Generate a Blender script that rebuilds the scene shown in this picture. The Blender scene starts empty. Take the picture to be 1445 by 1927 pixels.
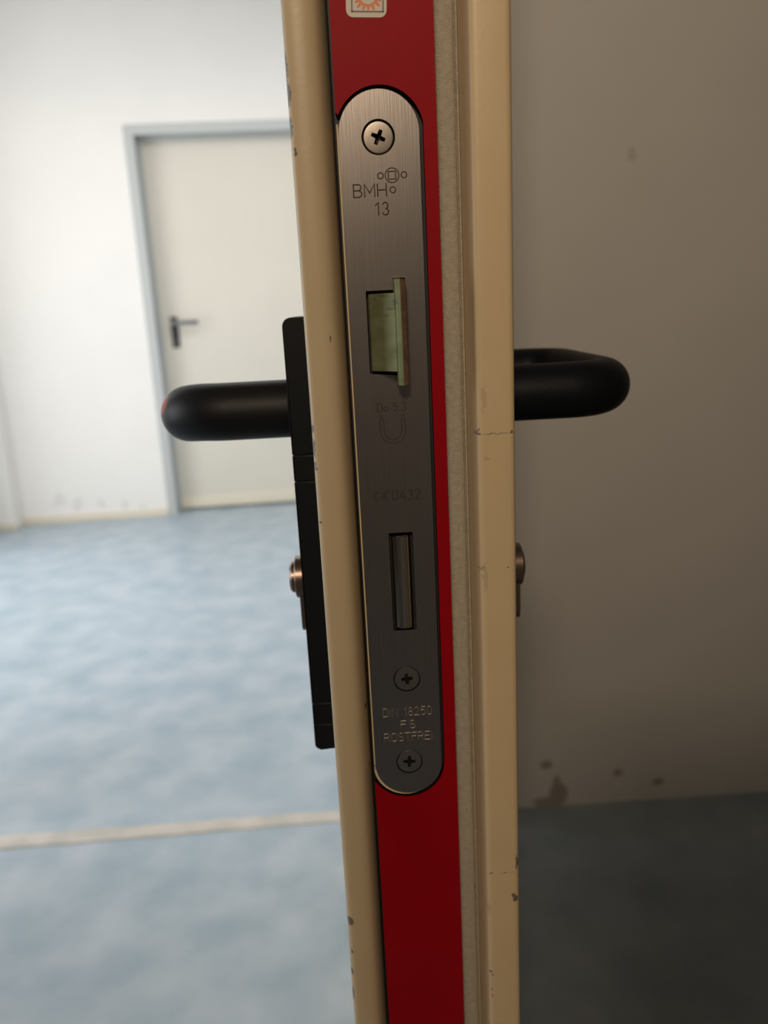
import bpy, bmesh, math, random
from mathutils import Vector, Matrix
random.seed(4)
S = bpy.context.scene
COL = S.collection
PI = math.pi
# ---------------------------------------------------------------- camera
ZF = 47.7                                   # floor height in the lock's millimetre frame
cam_d = bpy.data.cameras.new('camera'); cam = bpy.data.objects.new('camera', cam_d); COL.objects.link(cam)
cam_d.sensor_fit = 'VERTICAL'; cam_d.sensor_height = 36; cam_d.sensor_width = 27
cam_d.lens = 1513.66/1927*36
cam_d.clip_start = 0.01
rt = Vector((0.99804702, -0.03778082, -0.04974683)); up = Vector((0.05757492, 0.24741237, 0.96719814)); fw = rt.cross(up)*-1
CAMLOC = Vector((0.00122688, -0.25948, 1.1258))
M = Matrix((rt, up, fw*1)).transposed()
M = Matrix(((rt.x, up.x, rt.cross(up).x), (rt.y, up.y, rt.cross(up).y), (rt.z, up.z, rt.cross(up).z))).to_4x4()
M.translation = CAMLOC
cam.matrix_world = M
cam_d.dof.use_dof = True; cam_d.dof.focus_distance = 0.262; cam_d.dof.aperture_fstop = 11.5
S.camera = cam
# ---------------------------------------------------------------- world, lights, exposure
w = bpy.data.worlds.new('world'); S.world = w; w.use_nodes = True
w.node_tree.nodes['Background'].inputs[0].default_value = (0.85, 0.93, 1, 1)
w.node_tree.nodes['Background'].inputs[1].default_value = 1.0
S.view_settings.view_transform = 'Standard'; S.view_settings.look = 'None'
S.view_settings.gamma = 1; S.view_settings.use_curve_mapping = False
S.view_settings.exposure = 0.0
def area(name, loc, target, sx, sy, power, color):
    l = bpy.data.lights.new(name, 'AREA'); l.shape = 'RECTANGLE'; l.size = sx; l.size_y = sy; l.energy = power; l.color = color
    o = bpy.data.objects.new(name, l); COL.objects.link(o); o.location = loc
    o.rotation_euler = (Vector(target)-Vector(loc)).to_track_quat('-Z', 'Y').to_euler(); return o
area('window_daylight', (-2.35, 2.75, 1.25), (0, 2.6, 0.9), 1.9, 2.3, 42, (1.0, 0.96, 0.94))
area('ceiling_fill', (-0.2, 2.5, 2.66), (-0.2, 2.5, 0), 1.6, 1.3, 26, (1.0, 0.955, 0.935))  # added fill light below the closed far ceiling, no skylight there
area('side_window_daylight', (-3.1, 0.6, 1.3), (0, 0.6, 0.9), 1.2, 1.5, 27, (0.95, 0.98, 1.0))
lm = area('room_lamp_light', (-0.18, -1.5, 2.0), (0.20, 1.3, 1.7), 0.24, 0.30, 7.2, (1.0, 0.80, 0.585)); lm.data.spread = math.radians(108)

# ---------------------------------------------------------------- materials
def mat(name, color, rough=0.5, metal=0.0, noise=0.0, nscale=20, bump=0.0, bscale=300, stretch=(1, 1, 1), spec=None, color2=None):
    m = bpy.data.materials.new(name); m.use_nodes = True; nt = m.node_tree; b = nt.nodes['Principled BSDF']
    b.inputs['Base Color'].default_value = (*color, 1); b.inputs['Roughness'].default_value = rough; b.inputs['Metallic'].default_value = metal
    if spec is not None: b.inputs['Specular IOR Level'].default_value = spec
    tc = nt.nodes.new('ShaderNodeTexCoord'); mp = nt.nodes.new('ShaderNodeMapping'); mp.inputs['Scale'].default_value = stretch
    nt.links.new(tc.outputs['Object'], mp.inputs['Vector'])
    if noise or color2:
        n = nt.nodes.new('ShaderNodeTexNoise'); n.inputs['Scale'].default_value = nscale; n.inputs['Detail'].default_value = 5
        nt.links.new(mp.outputs[0], n.inputs['Vector'])
        r = nt.nodes.new('ShaderNodeValToRGB'); r.color_ramp.elements[0].position = 0.32; r.color_ramp.elements[1].position = 0.68
        c2 = color2 or tuple(min(1, c*(1+noise)) for c in color); c1 = color if color2 else tuple(c*(1-noise) for c in color)
        r.color_ramp.elements[0].color = (*c1, 1); r.color_ramp.elements[1].color = (*c2, 1)
        nt.links.new(n.outputs['Fac'], r.inputs[0]); nt.links.new(r.outputs[0], b.inputs['Base Color'])
    if bump:
        n2 = nt.nodes.new('ShaderNodeTexNoise'); n2.inputs['Scale'].default_value = bscale; n2.inputs['Detail'].default_value = 3
        nt.links.new(mp.outputs[0], n2.inputs['Vector'])
        bp = nt.nodes.new('ShaderNodeBump'); bp.inputs['Strength'].default_value = bump; bp.inputs['Distance'].default_value = 0.0004
        nt.links.new(n2.outputs['Fac'], bp.inputs['Height']); nt.links.new(bp.outputs[0], b.inputs['Normal'])
    return m
def add_spots(m, spots, color, scale=120, wob=0.0012, strength=1.0, axis='xz'):
    """worn / dirty marks with a shape of their own: (x, z, rx, rz) ellipses, edges broken by noise"""
    nt = m.node_tree; b = nt.nodes['Principled BSDF']; L = nt.links
    tc = nt.nodes.new('ShaderNodeTexCoord'); n = nt.nodes.new('ShaderNodeTexNoise'); n.inputs['Scale'].default_value = scale; n.inputs['Detail'].default_value = 4
    L.new(tc.outputs['Object'], n.inputs['Vector'])
    s1 = nt.nodes.new('ShaderNodeVectorMath'); s1.operation = 'SUBTRACT'; s1.inputs[1].default_value = (.5, .5, .5); L.new(n.outputs['Color'], s1.inputs[0])
    s2 = nt.nodes.new('ShaderNodeVectorMath'); s2.operation = 'SCALE'; s2.inputs['Scale'].default_value = wob*4; L.new(s1.outputs[0], s2.inputs[0])
    s3 = nt.nodes.new('ShaderNodeVectorMath'); s3.operation = 'ADD'; L.new(tc.outputs['Object'], s3.inputs[0]); L.new(s2.outputs[0], s3.inputs[1])
    last = None
    for (x, z, rx, rz) in spots:
        mp = nt.nodes.new('ShaderNodeVectorMath'); mp.operation = 'SUBTRACT'; mp.inputs[1].default_value = (x, 0, z); L.new(s3.outputs[0], mp.inputs[0])
        mu = nt.nodes.new('ShaderNodeVectorMath'); mu.operation = 'MULTIPLY'; mu.inputs[1].default_value = (1/rx, 0, 1/rz); L.new(mp.outputs[0], mu.inputs[0])
        le = nt.nodes.new('ShaderNodeVectorMath'); le.operation = 'LENGTH'; L.new(mu.outputs[0], le.inputs[0])
        if last is None: last = le.outputs['Value']
        else:
            mn = nt.nodes.new('ShaderNodeMath'); mn.operation = 'MINIMUM'; L.new(last, mn.inputs[0]); L.new(le.outputs['Value'], mn.inputs[1]); last = mn.outputs[0]
    mr = nt.nodes.new('ShaderNodeMapRange'); mr.inputs['From Min'].default_value = 0.8; mr.inputs['From Max'].default_value = 1.15
    mr.inputs['To Min'].default_value = strength; mr.inputs['To Max'].default_value = 0; L.new(last, mr.inputs['Value'])
    mx = nt.nodes.new('ShaderNodeMix'); mx.data_type = 'RGBA'; L.new(mr.outputs[0], mx.inputs['Factor'])
    src = b.inputs['Base Color'].links[0].from_socket if b.inputs['Base Color'].links else None
    if src: L.new(src, mx.inputs['A'])
    else: mx.inputs['A'].default_value = b.inputs['Base Color'].default_value
    mx.inputs['B'].default_value = (*color, 1); L.new(mx.outputs['Result'], b.inputs['Base Color'])
def zz(z): return (z-ZF)/1000

m_wall = mat('white_wall_paint', (0.83, 0.82, 0.79), 0.85, noise=0.015, nscale=4, bump=0.1, bscale=200)
m_farwall = mat('far_wall_paint', (0.86, 0.85, 0.82), 0.85, noise=0.015, nscale=3)
add_spots(m_farwall, [(-.66, .128, .05, .035), (-.30, .080, .035, .022), (-.19, .060, .025, .02), (-.56, .10, .03, .04), (-.42, .085, .03, .03)], (.70, .69, .67), 14, .02, .55)
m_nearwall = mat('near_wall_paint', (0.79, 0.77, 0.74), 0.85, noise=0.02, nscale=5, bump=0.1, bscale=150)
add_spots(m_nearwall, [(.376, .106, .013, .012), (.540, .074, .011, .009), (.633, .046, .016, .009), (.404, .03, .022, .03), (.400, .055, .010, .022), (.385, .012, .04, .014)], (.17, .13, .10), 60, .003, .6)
add_spots(m_nearwall, [(.5375, 1.374, .009, .011)], (.30, .25, .20), 60, .003, .3)
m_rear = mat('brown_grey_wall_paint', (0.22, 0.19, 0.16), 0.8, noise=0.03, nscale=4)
m_ceil = mat('ceiling_paint', (0.8, 0.79, 0.76), 0.9)
m_base = mat('cream_baseboard', (0.74, 0.68, 0.56), 0.6)
m_frame = mat('blue_grey_frame_paint', (0.50, 0.53, 0.53), 0.5)
m_leaf = mat('far_door_cream', (0.70, 0.67, 0.59), 0.5, noise=0.02, nscale=2)
m_leaf2 = mat('far_door_bottom_cream', (0.76, 0.71, 0.58), 0.5)
m_black = mat('black_plastic', (0.005, 0.006, 0.008), 0.5, spec=0.2, bump=0.15, bscale=900)
m_bfar = mat('black_far_plastic', (0.02, 0.021, 0.025), 0.45)
m_greylever = mat('grey_lever', (0.16, 0.17, 0.17), 0.4)
m_floor = mat('blue_grey_vinyl', (0.30, 0.39, 0.46), 0.36, spec=0.35, nscale=8, color2=(0.43, 0.50, 0.56), stretch=(1, 1, 1))
m_strip = mat('worn_joint_strip', (0.60, 0.55, 0.50), 0.5, nscale=12, color2=(0.42, 0.42, 0.38))
BEIGE = (0.66, 0.50, 0.295)
def beige(name, spots, col=BEIGE, **k):
    m = mat(name, col, 0.42, noise=0.02, nscale=60, bump=0.12, bscale=700)
    add_spots(m, [(x/1000, zz(z), rx/1000, rz/1000) for x, z, rx, rz in spots], (.10, .085, .07), 900, .0004, .85)
    return m
chips_left = [(-14.2, 1241, .8, 4.5), (-14.1, 1234, .9, 3.5), (-13.9, 1225, .6, 3), (-13.0, 1218.3, .5, 1.3), (-6.3, 1164.2, .35, 1.1), (-13.7, 1136, .6, 1.4), (-13.9, 1130, .5, 3.2), (-13.8, 1124, .5, 1.5),
    (-13.5, 1105, .45, .5), (-12.9, 948.8, 1.1, 1.9), (-13.7, 925.5, .5, 1.6), (-13.9, 915, .4, 3), (-2.4, 1035, .3, 1), (-2.2, 1011, .3, .6), (-13.2, 935, .25, 1)]
chips_right = [(38.3, 1134.3, .25, .5), (38.25, 1133.0, .5, .3), (37.75, 1133.5, .22, .8), (48.5, 1133.2, .6, .5), (43.4, 1133.0, 5.2, .10), (48.75, 976.8, .5, 3), (47.5, 963.2, .8, 1), (48.1, 961.5, .9, 1.3),
    (39.3, 973, .6, .3), (44, 972.8, 1.6, .12), (47, 973, .8, .12), (38.6, 930, .6, .4), (39.2, 928.5, .25, .6), (39, 922, .15, .8), (39, 919, .15, .8), (38.2, 1088.6, .9, .22), (38.6, 1089.4, .7, .2), (46.8, 1088.8, .35, .2)]
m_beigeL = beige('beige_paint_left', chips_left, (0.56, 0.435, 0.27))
m_beigeR = beige('beige_paint_lip', chips_right)
add_spots(m_beigeR, [(39.9/1000, zz(1144), .0006, .004), (39.3/1000, zz(1086), .001, .005), (40.5/1000, zz(1125), .0012, .001), (39.5/1000, zz(905), .002, .001), (48/1000, zz(903), .0015, .001), (38.2/1000, zz(958), .0006, .003)], (.42, .33, .19), 500, .0012, .5)
m_beigeB = mat('beige_paint_sheet', BEIGE, 0.45)
m_seal = mat('greige_gasket', (0.40, 0.345, 0.26), 0.8, noise=0.10, nscale=500, bump=0.8, bscale=1800)
m_red = mat('red_film', (0.30, 0.001, 0.006), 0.5, spec=0.12, noise=0.05, nscale=30, bump=0.05, bscale=900)
m_graph = mat('graphite_edge', (0.008, 0.0075, 0.007), 0.95, spec=0.1, noise=.4, nscale=900)
m_dark = mat('lock_case_dark', (0.012, 0.012, 0.012), 0.6)
m_steel = mat('brushed_stainless', (0.40, 0.355, 0.325), 0.28, metal=1.0, noise=0.06, nscale=260, stretch=(9, 1, .12), bump=0.10, bscale=420)
m_groove = mat('dark_engraving', (0.05, 0.035, 0.03), 0.6, metal=0.3)
m_stamp = mat('stamped_steel', (0.50, 0.44, 0.39), 0.50, metal=1.0)
m_stamp_dark = mat('stamped_steel_dark', (0.20, 0.17, 0.15), 0.4, metal=1.0)
m_screw = mat('screw_steel', (0.31, 0.27, 0.23), 0.34, metal=1.0, noise=.05, nscale=900)
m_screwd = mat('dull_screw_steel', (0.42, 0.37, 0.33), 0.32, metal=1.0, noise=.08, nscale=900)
m_green = mat('green_passivated_steel', (0.20, 0.225, 0.105), 0.48, metal=0.6, nscale=160, color2=(0.30, 0.315, 0.175), stretch=(.35, 1, 1.6), bump=0.3, bscale=300)
add_spots(m_green, [(.0105, zz(1176.2), .0018, .0004), (.0083, zz(1175.4), .00022, .0011), (.0128, zz(1172.2), .0016, .0004), (.0115, zz(1170.2), .0010, .0003), (.0140, zz(1174), .0006, .0012)], (.13, .12, .08), 1500, .0004, .6)
m_brown = mat('worn_brown_steel', (0.24, 0.17, 0.13), 0.45, metal=0.6, noise=.25, nscale=400)
m_recess = mat('shade_dark_recess', (0.035, 0.03, 0.025), 0.4, metal=0.6)  # shade inside the screw drives, put into the steel colour
m_nickel = mat('nickel_bolt', (0.52, 0.47, 0.38), 0.16, metal=1.0)
m_bronze = mat('bronze_cylinder', (0.20, 0.145, 0.115), 0.33, metal=0.8)
m_white = mat('sticker_white', (0.62, 0.56, 0.47), 0.5)
m_orange = mat('sticker_orange', (0.70, 0.17, 0.03), 0.5)
m_frameink = mat('sticker_dark_ink', (0.10, 0.075, 0.075), 0.5)
m_lever = mat('black_lever_plastic', (0.006, 0.006, 0.0075), 0.5, spec=0.25, bump=0.1, bscale=900)
add_spots(m_lever, [(-.0795, zz(1141), .0040, .0058)], (.50, .06, .04), 300, .0005, .75)
m_glass = mat('window_frame_white', (0.8, 0.8, 0.8), 0.4)

# ---------------------------------------------------------------- mesh helpers (millimetres in the lock frame unless metres=True)
def V(x, y, z): return Vector((x/1000, y/1000, (z-ZF)/1000))
def link(name, bm, m, parent=None, smooth=False):
    bmesh.ops.recalc_face_normals(bm, faces=bm.faces)
    me = bpy.data.meshes.new(name); bm.to_mesh(me); bm.free()
    for mm in (m if isinstance(m, (list, tuple)) else [m]): me.materials.append(mm)
    if smooth:
        for p in me.polygons: p.use_smooth = True
    o = bpy.data.objects.new(name, me); COL.objects.link(o)
    if parent: o.parent = parent
    return o
def smooth_by_angle(o, deg=35):
    me = o.data
    for p in me.polygons: p.use_smooth = True
    b = bmesh.new(); b.from_mesh(me)
    for e in b.edges:
        e.smooth = len(e.link_faces) == 2 and e.calc_face_angle(0) < math.radians(deg)
    b.to_mesh(me); b.free()
def empty(name, label=None, cat=None, kind=None, loc=(0, 0, 0), group=None):
    o = bpy.data.objects.new(name, None); COL.objects.link(o); o.empty_display_size = .05; o.location = loc
    return tag(o, label, cat, kind, group)
def tag(o, label=None, cat=None, kind=None, group=None):
    if label: o['label'] = label
    if cat: o['category'] = cat
    if kind: o['kind'] = kind
    if group: o['group'] = group
    return o
def boxbm(x0, x1, y0, y1, z0, z1, bevel=0, seg=2, bm=None):
    """box in metres"""
    new = bmesh.new()
    vs = [new.verts.new(p) for p in ((x0, y0, z0), (x1, y0, z0), (x1, y1, z0), (x0, y1, z0), (x0, y0, z1), (x1, y0, z1), (x1, y1, z1), (x0, y1, z1))]
    for f in ((0, 3, 2, 1), (4, 5, 6, 7), (0, 1, 5, 4), (1, 2, 6, 5), (2, 3, 7, 6), (3, 0, 4, 7)): new.faces.new([vs[i] for i in f])
    if bevel: bmesh.ops.bevel(new, geom=new.edges[:], offset=bevel, segments=seg, profile=.5, affect='EDGES')
    if bm is None: return new
    me = bpy.data.meshes.new('t'); new.to_mesh(me); new.free(); bm.from_mesh(me); bpy.data.meshes.remove(me); return bm
def mbox(x0, x1, y0, y1, z0, z1, bevel=0, seg=2, bm=None):
    return boxbm(x0/1000, x1/1000, y0/1000, y1/1000, (z0-ZF)/1000, (z1-ZF)/1000, bevel/1000, seg, bm)
def extrude_z(profile, z0, z1, cap=True):
    """profile: closed (x, y) polygon in mm, extruded along z"""
    bm = bmesh.new(); a = [bm.verts.new(V(x, y, z0)) for x, y in profile]; b = [bm.verts.new(V(x, y, z1)) for x, y in profile]
    n = len(a)
    for i in range(n): bm.faces.new((a[i], a[(i+1) % n], b[(i+1) % n], b[i]))
    if cap: bm.faces.new(a); bm.faces.new(b[::-1])
    return bm
def extrude_y(outline, y0, y1, bm=None):
    """outline: closed (x, z) polygon in mm, extruded along y"""
    bm = bm or bmesh.new(); a = [bm.verts.new(V(x, y0, z)) for x, z in outline]; b = [bm.verts.new(V(x, y1, z)) for x, z in outline]
    n = len(a)
    for i in range(n): bm.faces.new((a[i], a[(i+1) % n], b[(i+1) % n], b[i]))
    bm.faces.new(a); bm.faces.new(b[::-1]); return bm
def arc(cx, cz, r, a0, a1, n): return [(cx+r*math.cos(math.radians(a0+(a1-a0)*i/n)), cz+r*math.sin(math.radians(a0+(a1-a0)*i/n))) for i in range(n+1)]
def lathe_y(cx, cz, prof, n=40, bm=None, axis='y', cy=0):
    """revolve (r, d) about the y axis through (cx, cz) or the x axis through (cy, cz)"""
    bm = bm or bmesh.new(); rings = []
    for r, d in prof:
        if r < 1e-6:
            rings.append([bm.verts.new(V(cx, d, cz) if axis == 'y' else V(d, cy, cz))]); continue
        rings.append([bm.verts.new(V(cx+r*math.cos(2*PI*i/n), d, cz+r*math.sin(2*PI*i/n)) if axis == 'y' else V(d, cy+r*math.cos(2*PI*i/n), cz+r*math.sin(2*PI*i/n))) for i in range(n)])
    for a, b in zip(rings, rings[1:]):
        for i in range(n):
            j = (i+1) % n
            if len(a) == 1 and len(b) == 1: continue
            if len(a) == 1: bm.faces.new((a[0], b[i], b[j]))
            elif len(b) == 1: bm.faces.new((a[i], b[0], a[j]))
            else: bm.faces.new((a[i], b[i], b[j], a[j]))
    for r in (rings[0], rings[-1]):
        if len(r) > 1: bm.faces.new(r)
    return bm
def boolean(o, cutters, op='DIFFERENCE', use_self=True):
    for x in [o]+cutters: x.data.transform(Matrix.Scale(1000, 4))
    for c in cutters:
        md = o.modifiers.new('b', 'BOOLEAN'); md.operation = op; md.object = c; md.solver = 'EXACT'; md.use_self = use_self
        md.material_mode = 'TRANSFER'
    bpy.context.view_layer.update()
    ev = o.evaluated_get(bpy.context.evaluated_depsgraph_get()); me = bpy.data.meshes.new_from_object(ev)
    o.modifiers.clear(); old = o.data; o.data = me; me.name = old.name; bpy.data.meshes.remove(old); me.transform(Matrix.Scale(.001, 4))
    for c in cutters:
        d = c.data; bpy.data.objects.remove(c); bpy.data.meshes.remove(d)
    return o
def stroke(bm, pts, w=0.16, depth=0.22, closed=False, y0=-0.3):
    """V shaped engraving cutter along a polyline of (x, z) mm"""
    P = [Vector(p) for p in pts]; n = len(P)
    if not closed:
        P[0] = P[0]-(P[1]-P[0]).normalized()*w*.6; P[-1] = P[-1]+(P[-1]-P[-2]).normalized()*w*.6
    secs = []
    for i in range(n):
        a = P[i]-P[i-1] if (i > 0 or closed) else P[1]-P[0]
        b = P[(i+1) % n]-P[i] if (i < n-1 or closed) else P[-1]-P[-2]
        a = a.normalized(); b = b.normalized(); t = (a+b)
        if t.length < 1e-4: t = a
        t.normalize(); nn = Vector((-t.y, t.x)); s = 1/max(.5, nn.dot(Vector((-a.y, a.x))))
        secs.append([bm.verts.new(V(P[i].x+nn.x*k*s, y, P[i].y+nn.y*k*s)) for k, y in ((-w*1.1, y0), (w*1.1, y0), (w, 0.02), (w*.35, depth), (-w*.35, depth), (-w, 0.02))])
    rng = range(n) if closed else range(n-1)
    for i in rng:
        a, b = secs[i], secs[(i+1) % n]
        for k in range(6): bm.faces.new((a[k], a[(k+1) % 6], b[(k+1) % 6], b[k]))
    if not closed: bm.faces.new(secs[0]); bm.faces.new(secs[-1][::-1])
A = lambda cx, cy, rx, ry, a0, a1, n=10: [(cx+rx*math.cos(math.radians(a0+(a1-a0)*i/n)), cy+ry*math.sin(math.radians(a0+(a1-a0)*i/n))) for i in range(n+1)]
FONT = {  # single stroke letters in a box (width, 1 high)
 'B': (.62, [[(0, 0), (0, 1), (.36, 1)]+A(.36, .76, .22, .24, 90, -90)+[(0, .52)], [(.36, .52)]+A(.37, .26, .25, .26, 90, -90)+[(0, 0)]]),
 'M': (.78, [[(0, 0), (0, 1), (.39, .3), (.78, 1), (.78, 0)]]), 'H': (.66, [[(0, 0), (0, 1)], [(.66, 0), (.66, 1)], [(0, .5), (.66, .5)]]),
 '1': (.28, [[(0, .78), (.26, 1), (.26, 0)]]), '3': (.52, [A(.25, .75, .23, .25, 160, -80)+A(.25, .26, .27, .26, 80, -160)]),
 'D': (.6, [('c', [(0, 0), (0, 1)]+A(.28, .66, .32, .34, 90, 0)+A(.28, .34, .32, .34, 0, -90))]),
 'o': (.5, [('c', A(.25, .28, .25, .28, 0, 345, 15))]), '5': (.52, [[(.48, 1), (.08, 1), (.04, .56)]+A(.25, .32, .27, .32, 125, -150, 12)]),
 '.': (.12, [[(.03, 0), (.05, .08)]]), '0': (.54, [('c', A(.27, .7, .27, .3, 0, 180, 8)+A(.27, .3, .27, .3, 180, 360, 8))]),
 '4': (.6, [[(.36, 1), (0, .28), (.6, .28)], [(.44, .6), (.44, 0)]]), '2': (.54, [A(.26, .73, .25, .27, 170, -20)+[(0, 0), (.54, 0)]]),
 '8': (.54, [('c', A(.27, .75, .21, .25, 0, 345, 12)), ('c', A(.27, .26, .27, .26, 0, 345, 12))]),
 'I': (.08, [[(.04, 0), (.04, 1)]]), 'N': (.64, [[(0, 0), (0, 1), (.64, 0), (.64, 1)]]),
 'F': (.52, [[(0, 0), (0, 1), (.52, 1)], [(0, .54), (.44, .54)]]), 'S': (.56, [A(.28, .75, .26, .25, 30, 250, 10)+A(.28, .26, .28, .26, 70, -150, 10)]),
 'R': (.6, [[(0, 0), (0, 1), (.34, 1)]+A(.34, .75, .24, .25, 90, -90)+[(0, .5)], [(.3, .5), (.6, 0)]]),
 'O': (.66, [('c', A(.33, .66, .33, .34, 0, 180, 8)+A(.33, .34, .33, .34, 180, 360, 8))]), 'T': (.6, [[(0, 1), (.6, 1)], [(.3, 1), (.3, 0)]]),
 'E': (.54, [[(.54, 1), (0, 1), (0, 0), (.54, 0)], [(0, .52), (.46, .52)]]), ' ': (.3, []),
}
def text(bm, s, x0, x1, z0, h, w=0.15, depth=.2, gap=.24, lift=0):
    tot = sum(FONT[c][0] for c in s)+gap*(len(s)-1); k = (x1-x0)/tot; x = x0
    for i, c in enumerate(s):
        fw_, st = FONT[c]
        for q in st:
            cl = False
            if isinstance(q, tuple): cl = True; q = q[1]
            q = [(x+a*k, z0+b*h+lift*(x-x0)) for a, b in q]
            out = [q[0]]
            for p in q[1:]:
                if (Vector(p)-Vector(out[-1])).length > .03: out.append(p)
            if cl and (Vector(out[0])-Vector(out[-1])).length < .03: out.pop()
            stroke(bm, out, w, depth, cl)
        x += (fw_+gap)*k
def ring(bm, cx, cz, r, w=.15, depth=.2, n=20): stroke(bm, [(cx+r*math.cos(2*PI*i/n), cz+r*math.sin(2*PI*i/n)) for i in range(n)], w, depth, True)

# ================================================================= THE SETTING
FW = math.atan(0.052)                                   # far wall is a little askew
R3 = Matrix.Translation((-1.088, 4.338, 0)) @ Matrix.Rotation(FW, 4, 'Z')
def far(o): o.matrix_world = R3; return o
o = link('floor', boxbm(-3.0, 2.4, -2.6, 4.75, -.08, 0), m_floor); tag(o, 'blue grey marbled vinyl floor running through both rooms', 'floor', 'structure')
# far wall with door opening (local frame: x along the wall, y into it)
DX0, DX1, DTOP = -0.052, 1.03, 2.098
bm = boxbm(-1.05, DX0, 0, .25, 0, 2.75); boxbm(DX1, 3.3, 0, .25, 0, 2.75, bm=bm); boxbm(DX0, DX1, 0, .25, DTOP, 2.75, bm=bm); boxbm(DX0, DX1, .22, .25, 0, DTOP, bm=bm)
tag(far(link('wall_back', bm, m_farwall)), 'white wall at the far end of the bright room', 'wall', 'structure')
tag(far(link('trim_2', boxbm(-.88, DX0, -.012, 0, .0, .042, .003), m_base)), 'cream skirting along the foot of the far white wall', 'skirting', 'structure')
# pilaster
bm = boxbm(-2.5, -1.964, 4.19, 4.42, 0, 2.75, .006); tag(link('wall_corner', bm, m_farwall), 'white projecting wall corner at the far left', 'wall', 'structure')
tag(link('trim_3', boxbm(-2.5, -1.958, 4.178, 4.19, 0, .04, .003), m_base), 'cream skirting on the projecting wall corner', 'skirting', 'structure')
# left wall of the far room with a floor-to-lintel window
bm = boxbm(-2.25, -2.1, 1.5, 1.8, 0, 2.75); boxbm(-2.25, -2.1, 3.7, 4.3, 0, 2.75, bm=bm); boxbm(-2.25, -2.1, 1.8, 3.7, 2.4, 2.75, bm=bm); boxbm(-2.25, -2.1, 1.8, 3.7, 0, .08, bm=bm)
tag(link('wall_left', bm, m_wall), 'white left wall of the bright room holding the window', 'wall', 'structure')
wn = empty('window_1', 'tall white framed window in the left wall', 'window', 'structure', (-2.17, 2.75, 0))
def inwin(n, b, m): o = link(n, b, m); o.parent = wn; o.matrix_parent_inverse = Matrix.Translation((2.17, -2.75, 0)); return o
bm = boxbm(-2.2, -2.14, 1.8, 1.86, .08, 2.4); boxbm(-2.2, -2.14, 3.64, 3.7, .08, 2.4, bm=bm); boxbm(-2.2, -2.14, 1.86, 3.64, 2.34, 2.4, bm=bm); boxbm(-2.2, -2.14, 1.86, 3.64, .08, .14, bm=bm); boxbm(-2.2, -2.14, 2.72, 2.78, .14, 2.34, bm=bm)
inwin('window_frame', bm, m_glass)
tag(link('wall_right', boxbm(2.1, 2.25, 1.4, 4.6, 0, 2.75), m_wall), 'white right wall of the bright room', 'wall', 'structure')
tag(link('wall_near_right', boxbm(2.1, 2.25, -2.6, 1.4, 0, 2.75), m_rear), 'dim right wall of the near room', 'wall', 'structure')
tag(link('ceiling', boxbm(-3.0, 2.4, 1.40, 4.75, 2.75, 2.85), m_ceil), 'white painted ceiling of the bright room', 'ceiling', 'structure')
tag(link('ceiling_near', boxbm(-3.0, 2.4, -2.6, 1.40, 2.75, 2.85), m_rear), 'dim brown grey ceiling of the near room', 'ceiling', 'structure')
# partition wall with the doorway
def askew(o): o.matrix_world = Matrix.Translation((0, 1.338, 0)) @ Matrix.Rotation(0.018, 4, 'Z') @ Matrix.Translation((0, -1.338, 0)); return o
bm = boxbm(.10, 2.12, 1.338, 1.52, 0, 2.75); tag(link('wall_front', bm, m_nearwall), 'shaded off white wall to the right of the open door, dark scuffs near its foot', 'wall', 'structure')
bm = boxbm(-2.9, -1.25, 1.338, 1.52, 0, 2.75); boxbm(-1.25, .10, 1.338, 1.52, 2.16, 2.75, bm=bm); tag(link('wall_divider', bm, m_wall), 'white divider wall left of and above the doorway', 'wall', 'structure')
bm = boxbm(-1.25, -1.20, 1.325, 1.53, 0, 2.16, .003); boxbm(.055, .10, 1.338, 1.53, 0, 2.16, .003, bm=bm); boxbm(-1.20, .055, 1.325, 1.53, 2.115, 2.16, .003, bm=bm)
tag(link('door_frame', bm, m_frame), 'blue grey steel frame of the near doorway', 'door frame', 'structure')
bm = bmesh.new(); n = 24
for i in range(n+1):
    t = i/n; x = -1.2+1.24*t; yf = 1.303+.032*t+random.uniform(-.0025, .0025); yb = 1.356+.020*t+random.uniform(-.0035, .0035)
    for y, z in ((yf, .0), (yf+.002, .0025), (yb-.002, .0025), (yb, 0)): bm.verts.new((x, y, z))
bm.verts.ensure_lookup_table()
for i in range(n):
    for k in range(3): bm.faces.new([bm.verts[4*i+k], bm.verts[4*i+k+1], bm.verts[4*i+5+k], bm.verts[4*i+4+k]])
tag(link('trim_1', bm, m_strip), 'worn cream joint strip crossing the floor at the doorway', 'threshold', 'structure')
# near room shell behind the camera
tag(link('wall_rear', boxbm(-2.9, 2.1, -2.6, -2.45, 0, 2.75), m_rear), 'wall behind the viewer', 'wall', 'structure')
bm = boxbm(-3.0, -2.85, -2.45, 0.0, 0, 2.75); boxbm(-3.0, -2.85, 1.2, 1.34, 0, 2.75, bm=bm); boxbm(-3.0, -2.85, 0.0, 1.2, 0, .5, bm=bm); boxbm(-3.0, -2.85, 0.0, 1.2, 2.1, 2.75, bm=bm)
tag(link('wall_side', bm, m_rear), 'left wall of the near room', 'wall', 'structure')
bm = boxbm(-2.95, -2.9, 0.0, .06, .5, 2.1); boxbm(-2.95, -2.9, 1.14, 1.2, .5, 2.1, bm=bm); boxbm(-2.95, -2.9, .06, 1.14, .5, .56, bm=bm); boxbm(-2.95, -2.9, .06, 1.14, 2.04, 2.1, bm=bm)
tag(link('window_2', bm, m_glass), 'white window frame in the side wall of the near room', 'window', 'structure')

tag(link('added_shade_wall', boxbm(.03, 2.1, -.56, -.46, 0, 1.275, .005), m_rear), 'added unseen chest high wall behind the viewer, shading the right floor', 'wall', 'structure')  # added out of view to keep lamp light off the right floor
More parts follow.
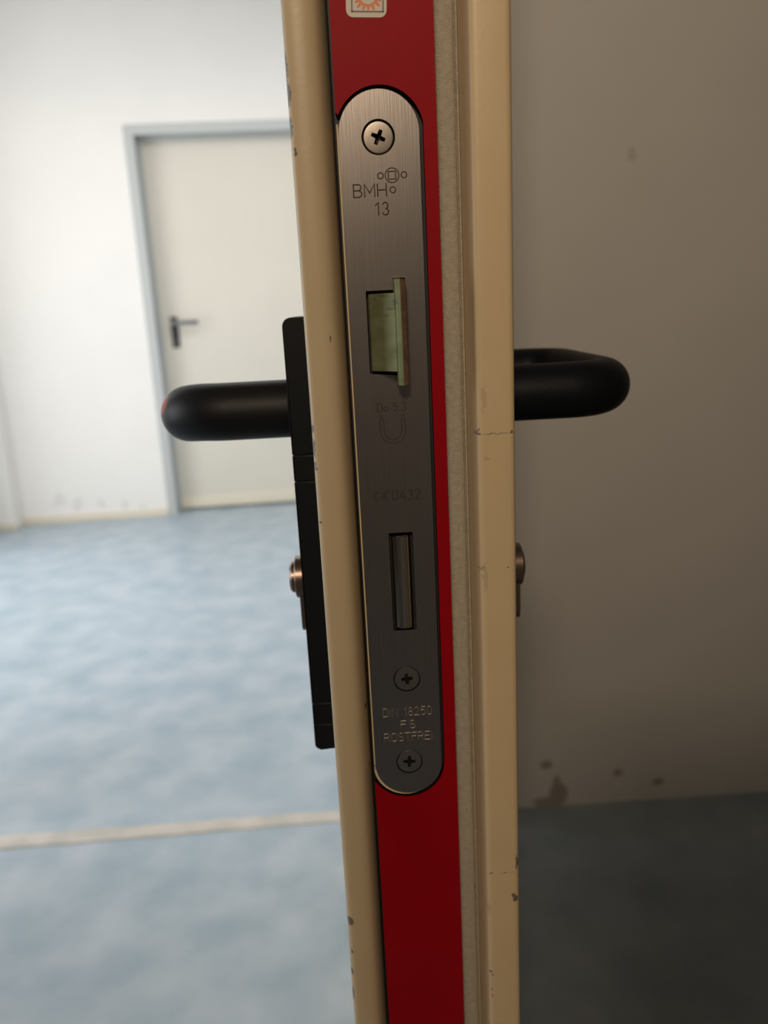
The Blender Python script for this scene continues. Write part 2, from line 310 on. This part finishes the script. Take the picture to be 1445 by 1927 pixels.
# far closed door
d = empty('door_1', 'closed cream door in a blue grey frame on the far wall', 'door', 'structure'); d.matrix_world = R3
bm = boxbm(DX0, DX0+.050, -.006, .10, 0, DTOP, .002); boxbm(DX0+.050, DX0+.068, .085, .14, 0, DTOP-.02, .002, bm=bm)
boxbm(DX1-.05, DX1, -.006, .10, 0, DTOP, .002, bm=bm); boxbm(DX0+.05, DX1-.05, -.006, .10, DTOP-.050, DTOP, .002, bm=bm); boxbm(DX0+.05, DX1-.05, .085, .14, DTOP-.066, DTOP-.05, .002, bm=bm)
link('frame', bm, m_frame, d)
link('door_leaf', boxbm(DX0+.052, DX1-.052, .10, .155, .052, DTOP-.055, .003), m_leaf, d)
link('kick_strip', boxbm(DX0+.056, DX1-.056, .088, .102, .012, .075, .004), m_leaf2, d)
hx = .085
bm = boxbm(hx-.021, hx+.021, .090, .1005, .95, 1.12, .006, 3); hp = link('handle_plate', bm, m_bfar, d)
bm = bmesh.new(); pts = [(hx, .09, 1.085), (hx, .045, 1.085), (hx+.006, .038, 1.085), (hx+.14, .036, 1.085)]
# tube helper in metres
def tube(pts, rx, rz, n=20, cap=True, bm=None, dome=0.0, refz=Vector((0, 0, 1))):
    bm = bm or bmesh.new(); P = [Vector(p) for p in pts]; rings = []
    def sec(c, t, s=1):
        side = t.cross(refz)
        side = side.normalized() if side.length > 1e-6 else Vector((1, 0, 0)); u2 = side.cross(t).normalized()
        return [bm.verts.new(c+side*rx*s*math.cos(2*PI*i/n)+u2*rz*s*math.sin(2*PI*i/n)) for i in range(n)]
    for i, p in enumerate(P):
        t = (P[min(i+1, len(P)-1)]-P[max(i-1, 0)]).normalized(); rings.append(sec(p, t))
    if dome:
        t = (P[-1]-P[-2]).normalized()
        for a in (20, 40, 60, 78): rings.append(sec(P[-1]+t*dome*math.sin(math.radians(a)), t, math.cos(math.radians(a))))
    for a, b in zip(rings, rings[1:]):
        for i in range(n): bm.faces.new((a[i], a[(i+1) % n], b[(i+1) % n], b[i]))
    bm.faces.new(rings[0]); bm.faces.new(rings[-1]); return bm
link('lever_handle', tube(pts, .012, .012, 14), m_greylever, d, True)
bm = lathe_y(0, 0, [(0, 0), (8.5, 0), (8.5, 3), (0, 3)], 20); bmesh.ops.translate(bm, verts=bm.verts, vec=(hx, .086, .985+ZF/1000))
link('keyhole_rose', bm, m_greylever, d)

# ================================================================= THE OPEN DOOR
door = empty('fire_door_leaf', 'open beige steel fire door seen edge on, with red edge strip and lock', 'door', None, (.018, 1.30, .01))
INV = Matrix.Translation((-.018, -1.30, -.01))
def part(n, bm, m, parent=door, smooth=False):
    o = link(n, bm, m, None, smooth); o.parent = parent
    if parent is door: o.matrix_parent_inverse = INV
    return o
ZB, ZT = ZF+12, ZF+2095
# left shell: sheet rolled round the edge
prof = [(-14.2, 1322)]+[(-14.2, 4), (-14.2, -1.0)]
prof += [(-13.9, -2.0), (-13.3, -2.7), (-12.4, -3.1), (-10.5, -3.35), (-8.5, -3.35), (-6.8, -3.05), (-5.4, -2.4), (-4.5, -1.5), (-3.7, -.2), (-3.0, 1.4), (-2.3, 3.2), (-1.8, 5.0), (-1.45, 7), (-1.35, 9), (-1.35, 12), (-12, 12), (-12, 1322)]
o = part('left_shell', extrude_z(prof, ZB, ZT), m_beigeL); smooth_by_angle(o, 40)
# right shell with the overlapping lip
prof = [(36.0, 5), (36.2, 1.0), (36.35, -.4), (36.9, -3), (37.6, -9.3), (37.75, -10.6), (38.15, -11.5), (38.9, -11.95), (40, -12.05), (47.6, -12.05), (48.6, -11.9), (49.3, -11.3), (49.7, -10.4), (49.75, -9), (49.75, 1322), (47.5, 1322), (47.5, 12), (36.0, 12)]
o = part('overlap_lip', extrude_z(prof, ZB, ZT), m_beigeR); smooth_by_angle(o, 40)
# gasket strip
prof = [(29.3, 5), (29.5, 1.2), (29.9, .5), (30.8, .05), (32.2, -.15), (33.6, -.1), (34.6, .2), (35.1, .8), (35.25, 1.6), (35.45, 1.6), (35.55, .8), (36.1, .6), (36.2, 5)]
o = part('gasket_strip', extrude_z(prof, ZB, ZT), m_seal); smooth_by_angle(o, 40)
# core, hinge end and bottom
part('door_core', mbox(-12, 47.5, 12, 1320, ZB+1, ZT-1), m_beigeB)
bm = mbox(-.6, 36, 3.6, 12, ZB+.5, ZT-.5); mbox(-1.6, -.5, 9.5, 11.9, ZB+.5, ZT-.5, bm=bm)
part('edge_channel', bm, m_dark)
# red film on graphite, cut out round the lock plate
def red_outline():
    zt, zb, x0, x1 = ZT-1, ZB+1, -.55, 29.45
    up_ = [(x0, zt), (x0, 1229.3)]+[p for p in arc(12.3, 1223.0, 13.35, 155, 12, 22) if p[0] > x0]+[(25.35, 1218)]
    dn = [(25.2, 1016), (25.0, 1012)]+[p for p in arc(11.5, 1011.5, 13.5, -4, -152, 22) if p[0] > x0]+[(x0, 1004.6), (x0, zb)]
    return up_+dn+[(x1, zb), (x1, zt)]
pl = red_outline()
part('graphite_strip', extrude_y(pl, 1.3, 3.6), m_graph)
part('red_strip', extrude_y(pl, 0.95, 1.3), m_red)
# thin beige backing showing as a sliver under the lower end of the lock plate
bm = extrude_y(arc(11.15, 1011.1, 11.8, 186, 311, 26)+arc(12, 1012.2, 12.03, 309, 190, 26), .9, 3.5); mbox(-.55, -.04, .5, 3.7, 1012, 1226, .1, bm=bm)
o = part('backing_plate', bm, m_beigeB)

# ---- lock face plate
def stadium(x0, x1, z0, z1, n=24):
    r = (x1-x0)/2; c = (x0+x1)/2
    return arc(c, z1-r, r, 0, 180, n)+arc(c, z0+r, r, 180, 360, n)
bm = extrude_y(stadium(0, 24, 1000.2, 1235.0), 0, 2.6)
es = [e for e in bm.edges if all(abs(v.co.y) < 1e-7 for v in e.verts)]
bmesh.ops.bevel(bm, geom=es, offset=.00035, segments=2, profile=.5, affect='EDGES')
plate = part('lock_faceplate', bm, m_steel)
plate['label'] = 'brushed stainless lock faceplate with rounded ends and stamped writing'
cut = bmesh.new()
SC = [(11.75, 1221.9, 5.0, 4.5, .22), (12.75, 1045.6, 4.75, 4.35, .05), (12.3, 1013.0, 4.75, 4.35, .05)]
for x, z, r, rh, rec in SC: lathe_y(x, z, [(r, -1), (r, .15), (r-.25, .9), (r-2.2, 3.2), (r-2.2, 4)], 48, cut)
extrude_y([(5.55, 1177.9), (5.55, 1152.4), (14.3, 1151.5), (14.3, 1148.6), (18.0, 1148.6), (18.0, 1181.4), (14.1, 1181.4), (14.1, 1177.9)], -1, 4, cut)
extrude_y([(8.9, 1099.3), (8.9, 1064.1), (17.0, 1064.1), (17.0, 1099.3)], -1, 4, cut)
c1 = link('c1', cut, m_steel)
g1 = bmesh.new()   # dark engraved marks
text(g1, 'BMH', 3.5, 13.4, 1205.3, 3.6, .17, .25, .22)
text(g1, '13', 9.9, 13.8, 1199.95, 3.6, .17, .25, .34)
ring(g1, 15.34, 1211.1, 2.08, .15); ring(g1, 11.83, 1211.1, .86, .16, n=14); ring(g1, 18.94, 1211.1, .86, .16, n=14); ring(g1, 15.4, 1207.0, .86, .16, n=14)
q = 1.1; stroke(g1, [(15.34-q, 1211.1-q), (15.34+q, 1211.1-q), (15.34+q, 1211.1+q), (15.34-q, 1211.1+q)], .15, .25, True)
c2 = link('c2', g1, m_groove)
g2 = bmesh.new()   # stamped marks, bare steel
text(g2, 'Do 5.3', 7.3, 16.5, 1140.2, 2.6, .15, .12, .2)
ring(g2, 8.45, 1138.45, .55, .13, .12, 12); ring(g2, 15.4, 1138.4, .55, .13, .12, 12)
def uline(r, x0, x1, zt, zb):
    c = (x0+x1)/2; rr = (x1-x0)/2
    return [(x0, zt)]+arc(c, zb+rr, rr, 180, 360, 14)+[(x1, zt)]
uo = uline(0, 7.9, 16.05, 1137.4, 1129.6); ui = uline(0, 9.15, 14.85, 1137.4, 1130.85)
stroke(g2, uo+ui[::-1], .13, .12, True)
# CE mark: two open arcs and the bar
for cx in (5.35, 8.45):
    stroke(g2, arc(cx+.45, 1112.2, 1.55, 62, 298, 14), .12, .12); stroke(g2, arc(cx+.55, 1112.2, .95, 70, 290, 12), .11, .12)
stroke(g2, [(8.1, 1112.2), (9.25, 1112.2)], .13, .12)
text(g2, '0432', 10.75, 20.0, 1110.5, 3.35, .15, .12, .2)
c4 = link('c4', g2, m_stamp_dark); g2 = bmesh.new()
text(g2, 'DIN 18250', 3.75, 21.0, 1031.5, 3.1, .17, .12, .24)
text(g2, 'FS', 9.9, 15.0, 1026.5, 3.0, .17, .12, .34)
text(g2, 'ROSTFREI', 3.7, 20.9, 1021.6, 3.1, .17, .12, .2)
c3 = link('c3', g2, m_stamp)
boolean(plate, [c1, c2, c3, c4])
smooth_by_angle(plate, 25)

# ---- screws (sub-parts of the face plate)
def screw(x, z, rh, rec, rot, kind, m, nm='screw'):
    prof = [(0, rec+4.5), (rh-2.4, rec+4.5), (rh-2.4, rec+2.6), (rh-.1, rec+.45), (rh, rec+.2), (rh-.18, rec), (rh-1.2, rec-.06), (0, rec-.1)]
    s = part(nm, lathe_y(x, z, prof, 40), m, plate)
    c = bmesh.new()
    a = 2.15 if kind == 'ph' else 1.95; b = .52
    out = []
    for k in range(4):
        t = math.radians(90*k+rot); ux, uz = math.cos(t), math.sin(t); px, pz = -uz, ux
        for l, s_ in ((a, -b), (a, b), (b*1.25, b*1.25)): out.append((ux*l+px*s_, uz*l+pz*s_))
    ring_o = [c.verts.new(V(x+p[0]*1.1, rec-.6, z+p[1]*1.1)) for p in out]; ring_m = [c.verts.new(V(x+p[0], rec+.1, z+p[1])) for p in out]
    ring_i = [c.verts.new(V(x+p[0]*.5, rec+2.6, z+p[1]*.5)) for p in out]
    nn = len(out)
    for A_, B_ in ((ring_o, ring_m), (ring_m, ring_i)):
        for i in range(nn): c.faces.new((A_[i], A_[(i+1) % nn], B_[(i+1) % nn], B_[i]))
    c.faces.new(ring_o); c.faces.new(ring_i[::-1])
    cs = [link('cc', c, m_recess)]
    if kind == 'pz':
        c = bmesh.new()
        for k in range(4):
            t = math.radians(90*k+45+rot); ux, uz = math.cos(t), math.sin(t)
            stroke(c, [(x+ux*.9, z+uz*.9), (x+ux*2.6, z+uz*2.6)], .13, rec+.12, y0=-.5)
        cs.append(link('cp', c, m))
    boolean(s, cs); smooth_by_angle(s, 25); return s
screw(*SC[0][:2], 4.5, .40, -25, 'ph', m_screw)
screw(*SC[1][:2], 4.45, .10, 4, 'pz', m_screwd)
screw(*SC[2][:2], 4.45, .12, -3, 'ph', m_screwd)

# ---- latch bolt
bm = bmesh.new()
def prism_z(bm, prof, z0, z1):
    a = [bm.verts.new(V(x, y, z0)) for x, y in prof]; b = [bm.verts.new(V(x, y, z1)) for x, y in prof]; n = len(prof)
    for i in range(n): bm.faces.new((a[i], a[(i+1) % n], b[(i+1) % n], b[i]))
    bm.faces.new(a); bm.faces.new(b[::-1])
bm = bmesh.new(); prism_z(bm, [(6.2, 3.4), (6.2, .5), (6.5, -.2), (14.1, -7.4), (14.1, 3.4)], 1153.2, 1176.9)
bmesh.ops.bevel(bm, geom=bm.edges[:], offset=.00018, segments=2, affect='EDGES')
latch = part('latch_bolt', bm, m_green, plate); latch['label'] = 'green tinted sprung latch bolt standing out of the faceplate'; 
bm = bmesh.new(); prism_z(bm, [(14.05, 3.4), (14.05, -7.4), (14.5, -8.4), (15.6, -9.3), (15.9, -9.2), (15.9, 3.4)], 1149.0, 1180.9)
bmesh.ops.bevel(bm, geom=bm.edges[:], offset=.00012, segments=1, affect='EDGES')
part('latch_tongue', bm, m_green, plate)
bm = bmesh.new(); prism_z(bm, [(15.9, 3.4), (15.9, -9.2), (17.3, -7.6), (17.6, -6.8), (17.7, 3.4)], 1149.05, 1180.8)
bmesh.ops.bevel(bm, geom=bm.edges[:], offset=.00012, segments=1, affect='EDGES')
part('latch_edge', bm, m_brown, plate)
# ---- dead bolt
prof = [(9.75, 3.4), (9.75, 1.3), (10.1, .6), (11.1, .05), (11.5, -.15), (11.8, -.2), (14.7, -.2), (15.0, -.1), (15.8, .7), (16.0, 1.3), (16.0, 3.4)]
bm = bmesh.new(); prism_z(bm, prof, 1064.8, 1098.2)
es = [e for e in bm.edges if len({round(v.co.z, 6) for v in e.verts}) == 1]
bmesh.ops.bevel(bm, geom=es, offset=.0004, segments=2, affect='EDGES')
o = part('dead_bolt', bm, m_nickel, plate); smooth_by_angle(o, 40); o['label'] = 'polished dead bolt drawn back into its slot'

# ---- sticker at the top of the red strip
def rrect(x0, x1, z0, z1, r, n=6): return arc(x1-r, z1-r, r, 0, 90, n)+arc(x0+r, z1-r, r, 90, 180, n)+arc(x0+r, z0+r, r, 180, 270, n)+arc(x1-r, z0+r, r, 270, 360, n)
def tilt(pts, cx=10, cz=1254, a=-0.045):
    return [(cx+(x-cx)*math.cos(a)-(z-cz)*math.sin(a), cz+(x-cx)*math.sin(a)+(z-cz)*math.cos(a)) for x, z in pts]
st = part('sticker', extrude_y(tilt(rrect(4.15, 15.85, 1254.0, 1267.5, 2.0)), .80, .95), m_white); st['label'] = 'white sticker with an orange sun in a dark square'
bm = bmesh.new()
for a, b, c_, d_ in ((5.65, 15.0, 1255.3, 1255.68), (5.65, 15.0, 1265.4, 1265.8), (5.65, 6.03, 1255.3, 1265.8), (14.62, 15.0, 1255.3, 1265.8)):
    extrude_y(tilt([(a, c_), (b, c_), (b, d_), (a, d_)]), .765, .80, bm)
part('printed_frame', bm, m_frameink, st)
bm = bmesh.new(); sx, sz = 10.45, 1259.6
def flat(pts, w=.2):
    for p, q_ in zip(pts, pts[1:]):
        p = Vector(p); q_ = Vector(q_); t = (q_-p).normalized()*w*.4; nn = Vector((-(q_-p).y, (q_-p).x)).normalized()*w
        y = .772+random.uniform(-.004, .004)
        extrude_y(tilt([tuple(p-t-nn), tuple(q_+t-nn), tuple(q_+t+nn), tuple(p-t+nn)]), y, .80, bm)
flat([(sx+2.55*math.cos(2*PI*i/26), sz+2.45*math.sin(2*PI*i/26)) for i in range(27)], .2)
for k in range(16):
    a = 2*PI*(k+.3*random.random())/16; L1 = min(4.3, 3.7/max(abs(math.cos(a)), abs(math.sin(a)), .6))
    c0 = (sx+2.6*math.cos(a-.13), sz+2.5*math.sin(a-.13)); c2_ = (sx+2.6*math.cos(a+.15), sz+2.5*math.sin(a+.15)); tip = (sx+L1*math.cos(a), sz+L1*math.sin(a))
    flat([c0, tip, c2_], .19)
flat([(sx+.2, sz-.6), (sx+.5, sz-.75), (sx+.75, sz-.6)], .16)
part('printed_sun', bm, m_orange, st)

# ---- left escutcheon in four modules, lever and cylinder
esc = None
segs = [(1119.6, 1170.7), (1109.3, 1119.1), (1014.9, 1108.8), (1005.0, 1014.5), (993.4, 1004.8)]
def esc_outline(z0, z1, rt_, rb):
    o_ = [(-14.3, z0)]
    o_ += arc(-25.1+rb, z0+rb, rb, 270, 180, 6) if rb else [(-25.1, z0)]
    o_ += arc(-25.1+rt_, z1-rt_, rt_, 180, 90, 6) if rt_ else [(-25.1, z1)]
    return o_+[(-14.3, z1)]
for i, (z0, z1) in enumerate(segs):
    bm = extrude_y(esc_outline(z0, z1, 3.2 if i == 0 else .25, 2.2 if i == 4 else .25), 45, 86)
    bmesh.ops.bevel(bm, geom=[e for e in bm.edges if abs((e.verts[0].co-e.verts[1].co).y) < 1e-6 and min(v.co.x for v in e.verts) < -.0145], offset=.0006, segments=2, affect='EDGES')
    if i == 0: esc = part('handle_plate', bm, m_black); esc['label'] = 'long black handle plate built of modules'; smooth_by_angle(esc, 40)
    else: o = part('module', bm, m_black, esc); smooth_by_angle(o, 40)
part('plate_core', mbox(-24.3, -14.25, 45.8, 85, 995, 1168, .3), m_black, esc)
def arc3(c, r, a0, a1, n, z=1136):  # in xy plane
    return [V(c[0]+r*math.cos(math.radians(a0+(a1-a0)*i/n)), c[1]+r*math.sin(math.radians(a0+(a1-a0)*i/n)), z) for i in range(n+1)]
# left lever: neck out along -x, elbow, grip runs back and sags a little
R_ = 11.1; ZH = 1135.3
pts = [V(-22, 64, ZH), V(-40, 64, ZH), V(-51, 64, ZH)]+arc3((-51, 83), 19, -90, -180, 12, ZH)+[V(-70, 105, ZH), V(-70, 140, ZH), V(-70, 178, ZH)]
pts = [Vector((p.x, p.y, p.z-max(0, p.y-.066)*.135)) for p in pts]
lv = part('lever_handle', tube(pts, .0113, .0115, 32, dome=.011), m_lever, smooth=True); smooth_by_angle(lv, 50)
lv['label'] = 'black rounded lever on the left, reddish mark at its tip'
o = part('handle_collar', lathe_y(0, ZH, [(0, -14.5), (13.5, -14.5), (13.5, -25.6), (12.9, -26), (0, -26)], 32, axis='x', cy=64), m_black, lv)
# cylinder
def cylinder(side, x_in, x_web, x_round, x_plug):
    """profile cylinder: round barrel above a narrow web"""
    s = []
    cy_, cz = 65, 1064.0
    o_ = arc(cy_, cz, 8.5, -52, 232, 28); o_ += [(cy_-5, cz-19)]+arc(cy_, cz-19, 5, 180, 360, 8)+[(cy_+5, cz-10)]
    def pr(outl, xa, xb):
        bm = bmesh.new(); a = [bm.verts.new(V(xa, y, z)) for y, z in outl]; b = [bm.verts.new(V(xb, y, z)) for y, z in outl]; n = len(a)
        for i in range(n): bm.faces.new((a[i], a[(i+1) % n], b[(i+1) % n], b[i]))
        bm.faces.new(a); bm.faces.new(b[::-1]); return bm
    body = part('lock_cylinder', pr(o_, x_in, x_web), m_bronze, door); smooth_by_angle(body, 40)
    sg = -1 if side < 0 else 1
    o = part('barrel', lathe_y(0, cz, [(0, x_in), (8.9, x_in), (8.9, x_round-sg*.4), (8.5, x_round), (0, x_round)], 36, axis='x', cy=cy_), m_bronze, body); smooth_by_angle(o, 40)
    o = part('plug', lathe_y(0, cz, [(0, x_in), (6.6, x_in), (6.6, x_plug-sg*.9), (5.6, x_plug), (0, x_plug)], 30, axis='x', cy=cy_), m_bronze, body); smooth_by_angle(o, 40)
    b2 = boxbm((x_plug-.15)/1000, (x_plug+.15)/1000, .0645, .0655, zz(cz-3.5), zz(cz+3.5)); part('key_slot', b2, m_dark, body)
    return body
cylinder(-1, -14.3, -27.9, -29.3, -31.6)['label'] = 'bronze key cylinder on the left side'
# right side: thin plate, return lever, cylinder
bm = mbox(49.8, 58, 45, 83, 985, 1170, 2, 3); o = part('handle_plate', bm, m_black); o['label'] = 'thin black handle plate hidden behind the overlap lip'; smooth_by_angle(o, 40)
pts = [V(55, 64, ZH+1.3), V(70, 64, ZH+1.3), V(86, 64, ZH+1.3)]+arc3((86, 83), 19, -90, 0, 12, ZH+1.3)+[V(105, 100, ZH+1.3), V(105, 130, ZH+1.3)]+arc3((87, 146), 18, 0, 90, 12, ZH+1.3)+[V(74, 164, ZH+1.3), V(66, 164, ZH+1.3)]
o = part('lever_handle', tube(pts, .0111, .0113, 32, dome=.006), m_black, smooth=True); smooth_by_angle(o, 50); o['label'] = 'black return lever on the right, curving back toward the door'
part('handle_collar', lathe_y(0, ZH+1.3, [(0, 56), (13.5, 56), (13.5, 60), (12.9, 60.5), (0, 60.5)], 32, axis='x', cy=64), m_black, o)
cylinder(1, 50, 65.2, 66.3, 67.3)['label'] = 'bronze key cylinder on the right side'
# hinges at the far end
for z in (300, 1150, 1900):
    bm = lathe_y(0, 0, [(0, 0), (9, 0), (9, 90), (0, 90)], 20)
    bmesh.ops.rotate(bm, verts=bm.verts, cent=V(0, 0, 0), matrix=Matrix.Rotation(PI/2, 3, 'X')); 
    bmesh.ops.translate(bm, verts=bm.verts, vec=V(58, 1326, z)-V(0, 0, 0))
    part('hinge', bm, m_frame)
